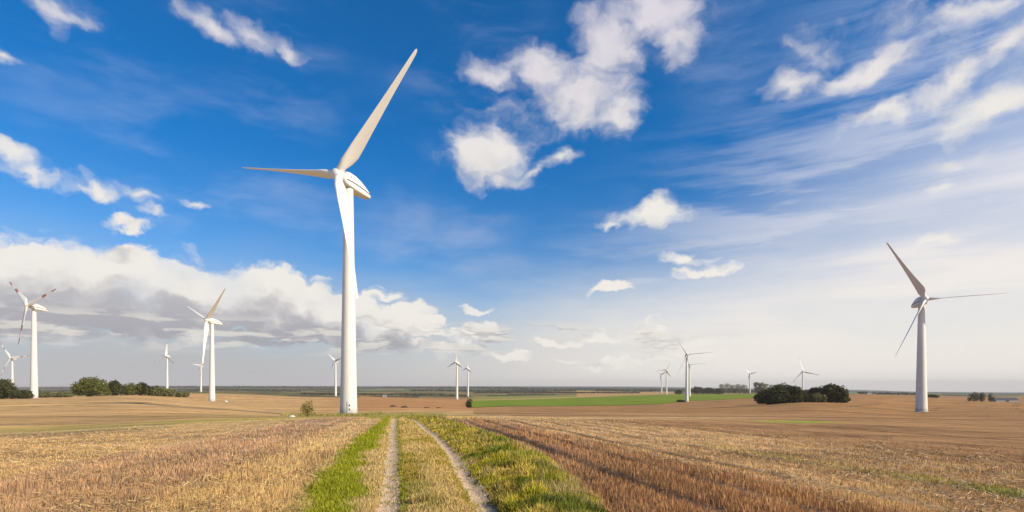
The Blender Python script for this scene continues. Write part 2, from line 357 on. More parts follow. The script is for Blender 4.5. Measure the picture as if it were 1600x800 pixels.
    brown = np.where((U < 900)[..., None], lerp(brown, plough * np.array((.9, .95, 1.)), 1 - sst(U, 740, 900)), brown)
    c = np.where(far[..., None], brown, c)
    gn = np.interp(U, *GREEN_N); gf = np.interp(U, *GREEN_F)
    c = np.where(((U > 733) & (U < 1230) & (Y > gf) & (Y < gf + 110 + 0 * U))[..., None], np.array((.40, .30, .16)), c)
    c = np.where(((U > 733) & (U < 900) & (Y > gf + 110) & (Y < gf + 420))[..., None], np.array((.24, .24, .06)), c)
    c = np.where(((U >= 900) & (U < 1062) & (Y > gf + 60) & (Y < 2700))[..., None], np.array((.42, .29, .145)), c)
    # far patchwork, then woods
    fy = np.log(np.maximum(Y, 100)) * 9; cell = np.floor(fy + 2 * vn(X, Y, 900, 61)); cx_ = np.floor(X / (Y * .09) + 7.3 * cell % 3)
    h = np.abs(np.sin(cell * 12.9 + cx_ * 78.2) * 43758.5) % 1
    pal = np.array([(.10, .15, .05), (.16, .13, .09), (.07, .09, .045), (.20, .23, .10), (.13, .12, .085), (.045, .06, .035), (.24, .19, .12), (.05, .06, .04)])
    pc = pal[(h * 7.99).astype(int)] * (1.05, .95, .7)
    fm = np.where(U < 740, Y > 1050 - 250 * (U > 300) * (U < 560), Y > 2750)
    fm = fm | ((U > 733) & (U < 900) & (Y > gf + 420)); fm = fm | ((U > 1062) & (U < 1230) & (Y > 1720)) | ((U >= 1230) & (Y > 1600))
    c = np.where(fm[..., None], pc, c)
    c = np.where((Y > 4200)[..., None], np.array((.035, .045, .032)) * (.7 + .9 * vn(X, Y, 700, 71))[..., None], c)
    gr = np.clip((c[..., 1] - c[..., 0]) * 12 + .6, 0, 1)[..., None]
    # tractor lines on the open fields
    q1 = (Y * .93 + X * .22 + 5 * vn(X, Y, 90, 77)) / 27; q2 = (Y * .55 - X * .6 + 5 * vn(X, Y, 80, 78)) / 31
    q = np.where(U < 740, q1, np.where(Y < 250, q1 * 1.9, q2)); fr = np.abs(q - np.round(q)) * 29
    c = c * (1 - .42 * ((fr > .5) & (fr < 1.4) & (Y > 62) & (Y < 700)) * sst(vn(X, Y, 40, 79), .25, .55))[..., None]
    c = lerp(c, c * np.array((1.25, 1.22, 1.12)), sst(fbm(X * .12, Y * .6, 6, 81, 4), .48, .66) * (Y > 55) * (Y < 900))
    near_l = (X < RUTR(Y)) & (Y < line * .9)
    c = np.where(((Y < 2700) & ~near_l)[..., None], c * (np.array((1.06, .93, .68)) * (1 - gr) + gr), c)
    c = np.where(near_l[..., None], c * (1.08, .96, .80), c)
    return np.clip(c, .005, .8)

# ground sheet: polar fan, denser near the camera; a few rows behind the camera close it
us = GU[(GU > -1.7) & (GU < 1.7)]; ys = GY[::1]
XX = us[None, :] * ys[:, None]; YY = np.broadcast_to(ys[:, None], XX.shape)
ZZ = zfun(XX, YY); ZZ[0] = ZZ[0]
V = np.stack([XX, YY, ZZ], -1); nr, nc = XX.shape
colr = ground_colour(XX, YY)
idx = np.arange(nr * nc).reshape(nr, nc)
faces = np.stack([idx[:-1, :-1], idx[:-1, 1:], idx[1:, 1:], idx[1:, :-1]], -1).reshape(-1, 4)
# back apron: same width rows going behind the camera, at the near ground height
back = []; bc = []
for yb in (1.0, -5.0, -60.0):
    x = np.linspace(-1, 1, nc) * (3 * 1.7 + (3 - yb) * (1.7 if yb > -5 else 2.5)); back.append(np.stack([x, np.full(nc, yb), np.full(nc, float(ZZ[0].mean()))], -1)); bc.append(np.broadcast_to((.36, .24, .12), (nc, 3)))
V = np.concatenate([V.reshape(-1, 3)] + back); colr = np.concatenate([colr.reshape(-1, 3)] + bc)
prev = idx[0]
for k in range(3):
    cur = nr * nc + k * nc + np.arange(nc)
    faces = np.concatenate([faces, np.stack([cur[:-1], cur[1:], prev[1:], prev[:-1]], -1)]); prev = cur
def soil(T, b):
    at_ = T.n.new('ShaderNodeAttribute'); at_.attribute_name = 'tint'
    g = T.n.new('ShaderNodeNewGeometry'); pos = g.outputs['Position']
    rp = T.mapping(pos, (0, 0, 0), (0, 0, R(11.9)), (1, .12, 1))
    n = T.math('ADD', T.math('MULTIPLY', T.noise(pos, 5, 9, .7), .75), T.math('MULTIPLY', T.noise(rp, 3.0, 6, .65), .6))
    n = T.math('ADD', n, T.math('MULTIPLY', T.noise(pos, .09, 6, .65), .55))
    n = T.math('ADD', n, T.math('MULTIPLY', T.math('SUBTRACT', T.noise(T.mapping(pos, sc=(.022, .30, .1)), 1.0, 6, .65), .5), 1.0))
    f = T.sm(n, .60, 1.30, .45, 1.5)
    b_ = T.vmath('SCALE', at_.outputs['Color'], f)
    T.l.new(b_, b.inputs['Base Color'])
    bp = T.n.new('ShaderNodeBump'); bp.inputs['Strength'].default_value = .8; bp.inputs['Distance'].default_value = .06
    T.l.new(T.noise(pos, 7, 8, .7), bp.inputs['Height']); T.l.new(bp.outputs[0], b.inputs['Normal'])
ground = mesh_np('ground', V, faces, mat('soil_and_crop', (.3, .2, .1), .95, soil, .1), smooth=True, col=colr)
tag(ground, kind='structure')

# draped sheets: wheel track and green field
def drape(name, rows, matl, lift):
    """rows: list of equally long (x,y) point rows"""
    A = np.array(rows, float); n, k, _ = A.shape; z = zfun(A[..., 0], A[..., 1]) + lift
    V = np.concatenate([A, z[..., None]], -1).reshape(-1, 3); ix = np.arange(n * k).reshape(n, k)
    fs = np.stack([ix[:-1, :-1], ix[:-1, 1:], ix[1:, 1:], ix[1:, :-1]], -1).reshape(-1, 4)
    o = mesh_np(name, V, fs, matl, smooth=True); return tag(o, kind='structure')
def gravelm(T, b):
    g = T.n.new('ShaderNodeNewGeometry'); pos = g.outputs['Position']
    n = T.noise(pos, 22, 6, .75); n2 = T.noise(pos, 2.2, 4, .6)
    c = T.mix(T.sm(n, .3, .7), (.42, .29, .17), (.80, .60, .40)); c = T.mix(T.sm(n2, .55, .75), c, (.36, .25, .12))
    T.l.new(c, b.inputs['Base Color'])
    bp = T.n.new('ShaderNodeBump'); bp.inputs['Strength'].default_value = .9; bp.inputs['Distance'].default_value = .03
    T.l.new(n, bp.inputs['Height']); T.l.new(bp.outputs[0], b.inputs['Normal'])
M_gravel = mat('gravel', (.45, .37, .28), .95, gravelm, .15)
for nm, rf, sd_ in (('dirt_track', RUTL, 1), ('dirt_track', RUTR, 2)):
    rows = []
    for y in np.exp(np.linspace(math.log(3.1), math.log(54), 420)):
        w_ = .20 + .10 * (vn(y, 0, .7, sd_) - .5) * 2 + .09 * (vn(y, 3, .18, sd_) - .5) * 2 + .002 * y; w2 = .18 + .10 * (vn(y, 9, .5, sd_ + 4) - .5) * 2 + .05 * (vn(y, 7, .15, sd_)-.5)*2 + .002 * y
        c_ = float(rf(y)); rows.append([(c_ - w_ + (w_ + w2) * t, y) for t in np.linspace(0, 1, 5)])
    drape(nm, rows, M_gravel, .012)
def cropm(T, b):
    g = T.n.new('ShaderNodeNewGeometry'); pos = g.outputs['Position']
    n = T.noise(T.mapping(pos, sc=(1, .35, 1)), .03, 5, .6)
    c = T.mix(T.sm(n, .3, .7), (.145, .20, .004), (.19, .25, .008)); w_ = T.math('FRACT', T.math('MULTIPLY', T.sep(T.mapping(pos, rot=(0, 0, R(24))))[0], 1 / 26))
    c = T.mix(T.sm(w_, .0, .05, .55, 0), c, (.16, .13, .03)); T.l.new(c, b.inputs['Base Color'])
rows = []
for px in np.linspace(733, 1229, 180):
    n_, f_ = float(np.interp(px, *GREEN_N)), float(np.interp(px, *GREEN_F)); rows.append([at(px, n_ + (f_ - n_) * t) for t in np.linspace(0, 1, 60)])
drape('green_field', rows[::-1], mat('young_crop', (.15, .24, .02), .9, cropm, .1), .25)

# ------------------------------------------------------------------ ground cover: stubble, straw and grass blades
leafm = lambda T, b: T.l.new(T.n.new('ShaderNodeAttribute').outputs['Color'], b.inputs['Base Color'])
def bladem(T, b):
    a = T.n.new('ShaderNodeAttribute'); a.attribute_name = 'tint'; T.l.new(a.outputs['Color'], b.inputs['Base Color'])
    tr = T.n.new('ShaderNodeBsdfTranslucent'); T.l.new(a.outputs['Color'], tr.inputs[0]); mx = T.n.new('ShaderNodeMixShader'); mx.inputs[0].default_value = .25
    T.l.new(b.outputs[0], mx.inputs[1]); T.l.new(tr.outputs[0], mx.inputs[2]); T.l.new(mx.outputs[0], T.n['Material Output'].inputs[0])
M_blade = mat('dry_and_green_blades', (.3, .3, .1), .8, bladem, .15)
def blades(name, x, y, h, wd, col, lean=.35, z=None):
    n = len(x); z = zfun(x, y) if z is None else z
    a = rng.uniform(0, 2 * np.pi, n); l = rng.uniform(0, lean, n) * h; la = rng.uniform(0, 2 * np.pi, n)
    V = np.empty((n, 5, 3)); wx, wy = np.cos(a) * wd / 2, np.sin(a) * wd / 2
    V[:, 0] = np.stack([x - wx, y - wy, z - .01], -1); V[:, 1] = np.stack([x + wx, y + wy, z - .01], -1)
    mx, my = x + np.cos(la) * l * .35, y + np.sin(la) * l * .35
    V[:, 2] = np.stack([mx + wx * .8, my + wy * .8, z + h * .6], -1); V[:, 3] = np.stack([mx - wx * .8, my - wy * .8, z + h * .6], -1)
    V[:, 4] = np.stack([x + np.cos(la) * l, y + np.sin(la) * l, z + h], -1)
    b = np.arange(n)[:, None] * 5
    f = np.concatenate([b + [0, 1, 2], b + [0, 2, 3], b + [3, 2, 4]])
    return mesh_np(name, V.reshape(-1, 3), f, M_blade, col=np.repeat(col, 5, 0))
def litter(x, y, ln, wd, col, name):
    n = len(x); z = zfun(x, y) + rng.uniform(.01, .12, n); a = rng.uniform(0, 2 * np.pi, n); t = rng.uniform(-.5, .5, n)
    d = np.stack([np.cos(a), np.sin(a), t], -1) * ln[:, None] / 2; p = np.stack([-np.sin(a), np.cos(a), np.full(n, .6)], -1) * wd[:, None] / 2
    c = np.stack([x, y, z], -1); V = np.stack([c - d - p, c + d - p, c + d + p, c - d + p], 1)
    return mesh_np(name, V.reshape(-1, 3), np.arange(n * 4).reshape(-1, 4), M_blade, col=np.repeat(col, 4, 0))
def scatter(n, u0, u1, y0, y1, p=1.0):
    """more plants per square metre near the viewpoint, thinning with distance"""
    t = rng.random(n); a, b = y0**-p, y1**-p; Y = (a + (b - a) * t)**(-1 / p); U = rng.uniform(u0, u1, n)
    return U * Y, Y
def jit(c, n, a=.25): return np.clip(np.asarray(c) * (1 + rng.uniform(-a, a, (n, 1))) * (1 + rng.uniform(-.06, .06, (n, 3))), .01, .9)
# left stubble
x, y = scatter(260000, -1.66, -.2, 3.6, 70); s, r = trk(x, y); gl = GRASSL(y)
k = (x < gl - .05 + (vn(x, y, .5, 4) - .5) * .5) & (y < np.interp(x / y * F + CX, [-700, 200, 420, 600], [36, 37, 60, 74])); x, y, s, r = x[k], y[k], s[k], r[k]
s2 = np.round(s / .16) * .16 + rng.normal(0, .018, len(s)); y2 = y < 30; dxs = (s2 - s) * .9787; x = np.where(y2, x + dxs, x)
n = len(x); cc = ground_colour(x, y); tall = sst(s, -9.5, -8) * .6 + .4
clump = fbm(x, y, .7, 6, 3)
h = (.07 + .11 * rng.random(n)) * tall * (.6 + .8 * clump) * np.where(y > 40, .8, 1)
cc = cc * (rng.uniform(.68, 1.32, n) * (.78 + .44 * clump))[:, None]
yel = (rng.random(n) < .3 * sst(clump, .4, .6))[:, None]; cc = np.where(yel, cc * (1.3, 1.22, 1.0), cc)
tag(blades('stubble', x, y, h, .003 + .0011 * y, np.clip(cc, .02, .75), .5), kind='stuff')
x, y = scatter(50000, -1.66, -.2, 3.6, 45); s, r = trk(x, y); cl_ = fbm(x, y, 1.1, 8, 3)
k = (x < GRASSL(y) + .1) & (rng.random(len(x)) < sst(cl_ + .12 * (s > -5.2), .46, .62)); x, y = x[k], y[k]; n = len(x)
tag(litter(x, y, rng.uniform(.08, .28, n), .003 + .0008 * y, jit((.60, .43, .20), n, .35), 'straw'), kind='stuff')
# right stubble
x, y = scatter(260000, -.2, 1.3, 3.6, 75); s, r = trk(x, y); k = (x > VERGE(y) + .15) & (s < 60); x, y, s, r = x[k], y[k], s[k], r[k]
keep = rng.random(len(x)) < np.where(s < 8.5, 1, np.where(s < 17, .8, .45 * (1 - sst(s, 17, 26)))); x, y, s, r = x[keep], y[keep], s[keep], r[keep]
wob = (vn(r, s, 6, 3) - .5) * .5; keep = np.ones(len(x), bool)
for s0, wd in ((5.6, .26), (7.3, .16), (8.5, .09), (9.6, .15), (10.7, .10), (11.9, .2), (13.3, .14), (14.8, .18), (18.5, .25)): keep &= ~((np.abs(s + wob - s0) < wd) & (rng.random(len(x)) < .85))
x, y, s = x[keep], y[keep], s[keep]; n = len(x); cc = ground_colour(x, y); clump = fbm(x, y, .8, 12, 3)
h = (.07 + .12 * rng.random(n)) * np.where(s < 8.2, 1.1, np.where(s < 17, .55, .35)) * (.6 + .8 * clump)
cc = cc * (rng.uniform(.7, 1.4, n) * (.78 + .48 * clump))[:, None]
cc = np.where((rng.random(n) < .2)[:, None] & (s < 18)[:, None], cc * (1.4, 1.36, 1.15), cc)
gol = sst(vn(x, y, 5, 91), .5, .8)[:, None] * (s < 8.4)[:, None]; cc = cc * (1 + gol * (.16, .13, 0))
tag(blades('stubble', x, y, h, .003 + .0011 * y, np.clip(cc, .02, .7), .45), kind='stuff')
x, y = scatter(50000, -.1, 1.3, 3.6, 60); s, r = trk(x, y); cl_ = fbm(x, y, .8, 18, 3)
k = (x > VERGE(y)) & (s > 7.8) & (s < 20) & (rng.random(len(x)) < sst(cl_, .4, .6)); x, y = x[k], y[k]; n = len(x)
tag(litter(x, y, rng.uniform(.08, .25, n), .003 + .0009 * y, jit((.50, .36, .21), n, .35), 'straw'), kind='stuff')
# grass: left strip, middle strip, right verge, plus rough grass at the track end and round the turbine foot
def grass_zone(n, fa, fb, y0, y1, colf, hf, wk=1.0, name='grass', lean=.6, p=1.0):
    t = rng.random(n); a, b = y0**-p, y1**-p; y = (a + (b - a) * rng.random(n))**(-1 / p); x0, x1 = fa(y), fb(y)
    x = x0 + (x1 - x0) * t; cx_ = colf(x, y, t); h = hf(x, y, t); k = h > .015
    x, y, h, cx_ = x[k], y[k], h[k], cx_[k]
    tag(blades(name, x, y, h, (.004 + .0011 * y) * wk, np.clip(cx_ * rng.uniform(.65, 1.4, (len(x), 1)), .01, .75), lean), kind='stuff')
g1, g2, tan_, olive, dkg = map(np.array, ((.27, .30, .016), (.35, .34, .03), (.62, .45, .19), (.42, .32, .06), (.13, .17, .02)))
def cL(x, y, t):
    m = fbm(x, y, 1.6, 31, 3); f = sst(t + (m - .5) * .7 + .35 * np.exp(-((y - 18.5) / 1.8)**2), .62, .85)
    c = lerp(lerp(np.broadcast_to(g1, x.shape + (3,)), g2, m), tan_ * .95, f); e = sst(.22 - t + (m - .5) * .5, 0, .25)
    return lerp(c, tan_ * .9, e * .8)
grass_zone(85000, lambda y: GRASSL(y) - .25, lambda y: RUTL(y) - .15 - .12 * vn(y, 3, .35, 97), 3.5, 62, cL, lambda x, y, t: (.05 + .09 * rng.random(len(x))) * (.5 + vn(x, y, .8, 33)) * (1 - .4 * sst(t, .85, 1)))
def cM(x, y, t):
    m = fbm(x, y, 1.1, 35, 3); c = lerp(np.broadcast_to(olive, x.shape + (3,)), tan_, sst(m + .25 * np.sin(np.pi * t) - .1, .40, .68) * .85)
    return lerp(c, g1 * .8, np.clip(sst(vn(x, y * .3, .5, 36), .62, .9) * .45 + .6 * sst(.16 - t, 0, .12), 0, 1))  # left edge tinted darker green: painted shade of the grass side along the rut
def hM(x, y, t):
    m = fbm(x, y, .45, 37, 3); tuft = sst(vn(x, y, .33, 38), .72, .92) * (y < 16)
    return (.03 + .075 * rng.random(len(x))) * (.4 + m) * (.5 + .8 * np.sin(np.pi * t)) + tuft * .20 * rng.random(len(x))
grass_zone(90000, lambda y: RUTL(y) + .17 + .06 * vn(y, 1, .3, 95), lambda y: RUTR(y) - .14 - .08 * vn(y, 2, .3, 96), 3.5, 62, cM, hM)
def cV(x, y, t):
    m = fbm(x, y, 1.0, 41, 3); q = vn(x, y, .9, 42)
    c = lerp(np.broadcast_to(np.array((.34, .30, .028)), x.shape + (3,)), np.array((.47, .36, .075)), sst(m, .36, .62)); c = lerp(c, dkg, sst(q + .35 * (t - .5), .60, .78) * .9); c = c * (.65 + .7 * sst(fbm(x, y, .4, 47, 2), .25, .75))[..., None]
    c = lerp(c, g1, sst(vn(x, y, 2.5, 43), .55, .8) * .5 * (t > .5)); return lerp(c, tan_, sst(t, .86, 1.0) * .6)
def hV(x, y, t):
    m = fbm(x, y, .55, 44, 3); return (.04 + .125 * rng.random(len(x))) * (.15 + 1.5 * sst(m, .25, .75)) * (.35 + .9 * np.sin(np.pi * np.clip(t * .9 + .05, 0, 1))) + .10 * sst(vn(x, y, .7, 45), .65, .9) * rng.random(len(x))
grass_zone(150000, lambda y: RUTR(y) + .16 + .08 * vn(y, 4, .3, 98), lambda y: VERGE(y) + .3, 3.5, 70, cV, hV, 1.15)
grass_zone(26000, lambda y: RUTR(y) + .4, lambda y: VERGE(y) + .2, 4, 40, lambda x, y, t: jit((.44, .34, .15), len(x), .3), lambda x, y, t: (.12 + .22 * rng.random(len(x))) * (vn(x, y, .8, 46) > .66), .6, lean=.5)
grass_zone(14000, lambda y: (560 + 0 * y - CX) / F * y, lambda y: (705 + 0 * y - CX) / F * y, 52, 125, lambda x, y, t: lerp(np.broadcast_to(np.array((.40, .34, .10)), x.shape + (3,)), (.22, .24, .05), vn(x, y, 9, 51)),
           lambda x, y, t: (.10 + .30 * rng.random(len(x))) * sst(vn(x, y, 5, 52), .3, .8) * np.sin(np.pi * t), 1.0)
grass_zone(9000, lambda y: (440 + 0 * y - CX) / F * y, lambda y: (600 + 0 * y - CX) / F * y, 128, 152, lambda x, y, t: lerp(np.broadcast_to(np.array((.30, .30, .06)), x.shape + (3,)), (.42, .34, .14), vn(x, y, 9, 53)),
           lambda x, y, t: (.2 + .5 * rng.random(len(x))) * (vn(x, y, 6, 54) > .3), 1.0)
# tufts that have crept into the wheel ruts
for rf in (RUTL, RUTR):
    grass_zone(9000, lambda y: rf(y) - .3, lambda y: rf(y) + .3, 3.5, 50, lambda x, y, t: lerp(np.broadcast_to(np.array((.40, .32, .09)), x.shape + (3,)), g1, vn(x, y, .6, 61) * .6),
               lambda x, y, t: (.03 + .06 * rng.random(len(x))) * (vn(x * 1.5, y * .6, .22, 62) > .62 - .35 * np.abs(t - .5) * 2), .8)
# stones of the track
x, y = [], []
for rf, n, o_, sg in ((RUTL, 3200, 0, .15), (RUTR, 3000, 0, .15), (RUTL, 2600, -.22, .16)):
    yy = scatter(n, 0, 1, 3.6, 40)[1]; x.append(rf(yy) + o_ + rng.normal(0, sg, n)); y.append(yy)
x, y = np.concatenate(x), np.concatenate(y); n = len(x); sz = rng.uniform(.008, .028, n)
base = np.array([(1, 0, 0), (0, 1, 0), (-1, 0, 0), (0, -1, 0), (0, 0, .7)]); V = np.stack([x, y, zfun(x, y) + .012], -1)[:, None] + (base * (1 + 0 * sz[:, None, None])) * sz[:, None, None] * rng.uniform(.6, 1.3, (n, 5, 1))
b_ = np.arange(n)[:, None] * 5; f = np.concatenate([b_ + [0, 1, 4], b_ + [1, 2, 4], b_ + [2, 3, 4], b_ + [3, 0, 4]])
tag(mesh_np('gravel', V.reshape(-1, 3), f, M_blade, col=np.repeat(jit((.70, .51, .33), n, .4), 5, 0)), kind='stuff')

# ------------------------------------------------------------------ wind turbines
def paintm(T, b):
    g = T.n.new('ShaderNodeTexCoord'); p = g.outputs['Object']
    n = T.noise(T.mapping(p, sc=(1, 1, .12)), 1.2, 5, .6)
    T.l.new(T.mix(T.sm(n, .45, .8), (.70, .69, .665), (.62, .61, .58)), b.inputs['Base Color'])
M_white = mat('white_paint', (.8, .8, .78), .42, paintm, .4)
def towerm(T, b):
    g = T.n.new('ShaderNodeTexCoord'); p = g.outputs['Object']; z = T.sep(p)[2]
    n = T.noise(T.mapping(p, sc=(1.5, 1.5, .25)), 1.0, 6, .65)
    c = T.mix(T.sm(n, .5, .8), (.68, .665, .625), (.58, .56, .51))
    dirt = T.math('MULTIPLY', T.sm(T.math('MULTIPLY_ADD', n, -2.2, z), -.4, 1.6, 1, 0), .65)
    c = T.mix(dirt, c, (.33, .32, .30))
    seam = None
    for h_ in (17.5, 40.0):
        k_ = T.sm(T.math('ABSOLUTE', T.math('SUBTRACT', z, h_)), .02, .07, .35, 0); c = T.mix(k_, c, (.3, .3, .3))
    T.l.new(c, b.inputs['Base Color'])
M_tower = mat('tower_paint', (.8, .8, .78), .45, towerm, .35)
M_grey = mat('grey_metal', (.22, .22, .22), .5); M_dark = mat('dark_gap', (.035, .035, .035), .8); M_print = mat('faded_grey_print', (.5, .5, .5), .6); M_conc = mat('concrete', (.35, .34, .32), .9)
def bandm(bands, base=(.70, .69, .665)):
    def f(T, b):
        z = T.sep(T.n.new('ShaderNodeTexCoord').outputs['Object'])[2]; c = base
        for lo, hi, cc in bands:
            m = T.math('MULTIPLY', T.math('GREATER_THAN', z, lo * 40), T.math('LESS_THAN', z, hi * 40)); c = T.mix(m, c, cc)
        T.l.new(c, b.inputs['Base Color'])
    return f
RED = (.40, .17, .14)
M_red = mat('red_banded_blade', (.8, .8, .8), .45, bandm([(.52, .66, RED), (.84, 1.1, RED)]))
M_tip = mat('dark_tipped_blade', (.8, .8, .8), .45, bandm([(.82, 1.1, (.38, .24, .22))]))
H = 65.0
def blade_mesh(beta):
    """span along +Z (40 m), feathered: trailing edge towards -Y (downwind), +Y is upwind"""
    prof = [(0, .95, .95), (1.3, .95, .95), (2.6, 1.15, .86), (4.5, 1.9, .70), (6.8, 2.05, .50), (10, 1.85, .37), (15, 1.5, .27), (20, 1.22, .20), (26, .92, .145), (32, .68, .10), (36.5, .54, .065), (38.8, .43, .045), (39.6, .30, .025), (40, .08, .008)]
    rings = []
    for z, hc, ht in prof:
        f = min(1, max(0, (z - 1.3) / 5)); f = f * f * (3 - 2 * f); tw = R(beta + 13 * max(0, 1 - z / 26)**1.5)
        ring = []
        for i in range(16):
            a = 2 * math.pi * i / 16; c_, s_ = math.cos(a), math.sin(a)
            ex, ey = hc * c_, ht * s_ * ((1 - f) + f * (.35 + .65 * (1 + c_) / 2 * 1.35))
            ex -= f * hc * .36                                   # leading edge stays near the pitch axis
            # chord direction: cos(beta) tangential (X), sin(beta) towards +Y for the leading edge
            ring.append((ex * math.cos(tw) - ey * math.sin(tw), ex * math.sin(tw) + ey * math.cos(tw), z))
        rings.append(ring)
    return rings
def ring_sup(x, hw, top, bot, n=36, e=6.5):
    out = []; cz = (top + bot) / 2; hh = (top - bot) / 2
    for i in range(n):
        a = 2 * math.pi * i / n; c_, s_ = math.cos(a), math.sin(a)
        out.append((hw * math.copysign(abs(c_)**(2 / e), c_), x, cz + hh * math.copysign(abs(s_)**(2 / e), s_)))
    return out
def make_turbine(detail=True):
    root = empty('wind_turbine', (0, 0, 0)); N = 48
    m = MB(); circ = lambda r, z, n=N: [(r * math.cos(2 * math.pi * i / n), r * math.sin(2 * math.pi * i / n), z) for i in range(n)]
    zs = np.linspace(0, H - 2.3, 24); m.loft([circ(2.35 - 1.10 * (z / (H - 2.3))**.9, z) for z in zs])
    tower = m.build('tower', M_tower, root, True, 40)
    m = MB(); m.loft([circ(3.0, -1.2), circ(3.0, .12), circ(2.9, .2)]); m.build('foundation', M_conc, root, True, 40)
    # rotor frame (tilt 6 deg): +Y upwind
    head = Matrix.Translation((0, 0, H)) @ Matrix.Rotation(R(6), 4, 'X')
    m = MB()
    secs = [(2.55, 1.25, 1.2, -1.3), (2.35, 1.5, 1.55, -1.7), (1.2, 1.7, 1.8, -2.05), (-1, 1.78, 1.75, -2.25), (-3.2, 1.68, 1.30, -2.25), (-5.2, 1.45, .70, -2.1), (-6.8, 1.22, .10, -1.9), (-8.0, 1.02, -.42, -1.75), (-8.1, .95, -.48, -1.68)]
    m.loft([ring_sup(*s_) for s_ in secs]); nac = m.build('nacelle', M_white, root, True, 45); nac.matrix_basis = head
    for sg in (-1, 1):                                           # seam between the nacelle shells, one a side
      m = MB()
      for i in range(len(secs) - 2):
        (xa, wa, _, _), (xb, wb, _, _) = secs[i + 1], secs[min(i + 2, len(secs) - 1)]
        if xa < -7.9: continue
        m.add([(sg * (w_ + e_), x_, z_) for z_ in (-.80, -.50) for x_, w_ in ((xa, wa), (xb, wb)) for e_ in (.02, -.1)], [(0, 2, 6, 4), (1, 3, 7, 5), (0, 1, 3, 2), (4, 5, 7, 6), (0, 1, 5, 4), (2, 3, 7, 6)])
      m.build('shell_seam', M_dark, nac)
    m = MB(); m.tube((0, -5.2, .95), (0, -5.2, 2.2), .05, .04); m.tube((.4, -5.2, 1.9), (-.4, -5.2, 1.9), .04, .04); m.build('wind_vane', M_grey, nac)
    for sg in (-1, 1):
        X_ = sg * 1.80; m = MB()
        m.box((X_, .9, .75), (.03, .75, .10)); m.box((X_, .9, .25), (.03, .75, .10)); m.add([(X_ + e_, y_, z_) for y_, z_ in ((.55, .28), (.80, .28), (1.02, .72), (1.27, .72)) for e_ in (-.015, .015)], [(0, 2, 6, 4), (1, 3, 7, 5), (0, 1, 3, 2), (4, 5, 7, 6), (0, 1, 5, 4), (2, 3, 7, 6)])
        m.build('emblem', M_print, nac)
    # hub
    m = MB(); hb = [(5.95, .05), (5.9, .5), (5.7, .95), (5.3, 1.35), (4.7, 1.62), (4.1, 1.70), (3.4, 1.62), (2.9, 1.45), (2.62, 1.3), (2.55, 1.0)]
    m.loft([[(r_ * math.cos(2 * math.pi * i / 32), y_, r_ * math.sin(2 * math.pi * i / 32)) for i in range(32)] for y_, r_ in hb])
    hub = m.build('hub', M_white, root, True, 40); hub.matrix_basis = head
    return root, head, hub
BL = MB().loft(blade_mesh(84)).build('blade', M_white, smooth=True, angle=60)
BL2 = MB().loft(blade_mesh(28)).build('blade', M_white, smooth=True, angle=60)
BL3 = MB().loft(blade_mesh(4)).build('blade', M_white, smooth=True, angle=60)
BL4 = MB().loft(blade_mesh(-80)).build('blade', M_white, smooth=True, angle=60)
CO = MB()
CO.loft([[(r_ * math.cos(2 * math.pi * i / 28), r_ * math.sin(2 * math.pi * i / 28), z_) for i in range(28)] for z_, r_ in ((.9, 1.12), (1.72, 1.12), (1.78, 1.07), (1.78, .9))]); CO = CO.build('collar', M_white, smooth=True, angle=40)
TURB = [  # px, depth, hub row, yaw, phase, blade length, cone, blade material, label
 ('main', 527, 146.6, 272, 649, 205.8, 78.0, 37.4, 2.4, M_white, 'largest white wind turbine, standing beside the end of the grassy farm track'),
 ('', 1446, 312.3, 466.8, 643.7, 192, 31.3, 39.0, 5.5, M_white, 'white wind turbine standing alone in the open brown field at the right side'),
 ('', 322.5, 433.3, 499.5, 627, 216.1, 67.9, 36.0, 2.3, M_white, 'plain white wind turbine on the ploughed hill, second largest on the left half'),
 ('', 42, 374.6, 476, 623.5, 197, 51, 28.0, -1, M_red, 'tall wind turbine with red banded blades just behind the low bushes at the left edge'),
 ('', 15.7, 969.3, 559, 619, 180, 36.9, 35.0, 0, M_red, 'small far turbine with banded blades behind the dark tree at the left edge'),
 ('', 258.3, 1052.4, 555.5, 608, 191.2, 114.8, 27.1, 2.2, M_tip, 'small far turbine with dark blade tips at the end of the green bush row'),
 ('', 312, 1306, 571.7, 614, 189, 74.8, 22.7, 3, M_tip, 'tiny far turbine just left of the plain white turbine on the ploughed hill'),
 ('', 522, 999, 563.7, 619, 198.9, 45.7, 17.0, 3, M_white, 'small far turbine just left of the tower of the largest turbine'),
 ('', 711.6, 959, 566, 623.6, 211.8, 117.8, 18.6, 3, M_white, 'taller of two small far turbines at the left corner of the green field'),
 ('', 729.8, 1273, 575.6, 619, 204.2, 109.8, 15.2, 3, M_white, 'shorter of two small far turbines at the left corner of the green field'),
 ('', 1033, 1799.7, 585, 615.7, 215, 56, 24.0, 3, M_white, 'shorter of two thin far turbines beyond the green field, left of the near pair'),
 ('', 1041, 1485.2, 578.5, 615.7, 202.7, 92.6, 22.3, 2.4, M_white, 'taller of two thin far turbines beyond the green field, left of the near pair'),
 ('', 1073.8, 734.7, 553.8, 629, 190, 34.0, 33.0, 5, M_white, 'middle sized turbine at the edge of the green field with a bush at its foot'),
 ('', 1077.8, 1116.2, 569.5, 619, 190, 32.9, 33.5, 5, M_white, 'smaller turbine standing directly behind the one with a bush at its foot'),
 ('', 1172, 1770.8, 583.8, 615, 194.8, 43.9, 22.0, 3, M_white, 'tiny far turbine standing in the row of tall pale trees'),
 ('', 1255, 1402.3, 580.6, 624, 191.4, 15.6, 38.0, 5, M_tip, 'far wind turbine with thin blades rising behind the big dark thicket'),
]
proto = None; parts_src = None
def kids(o): return [c for c in D.objects if c.parent == o]
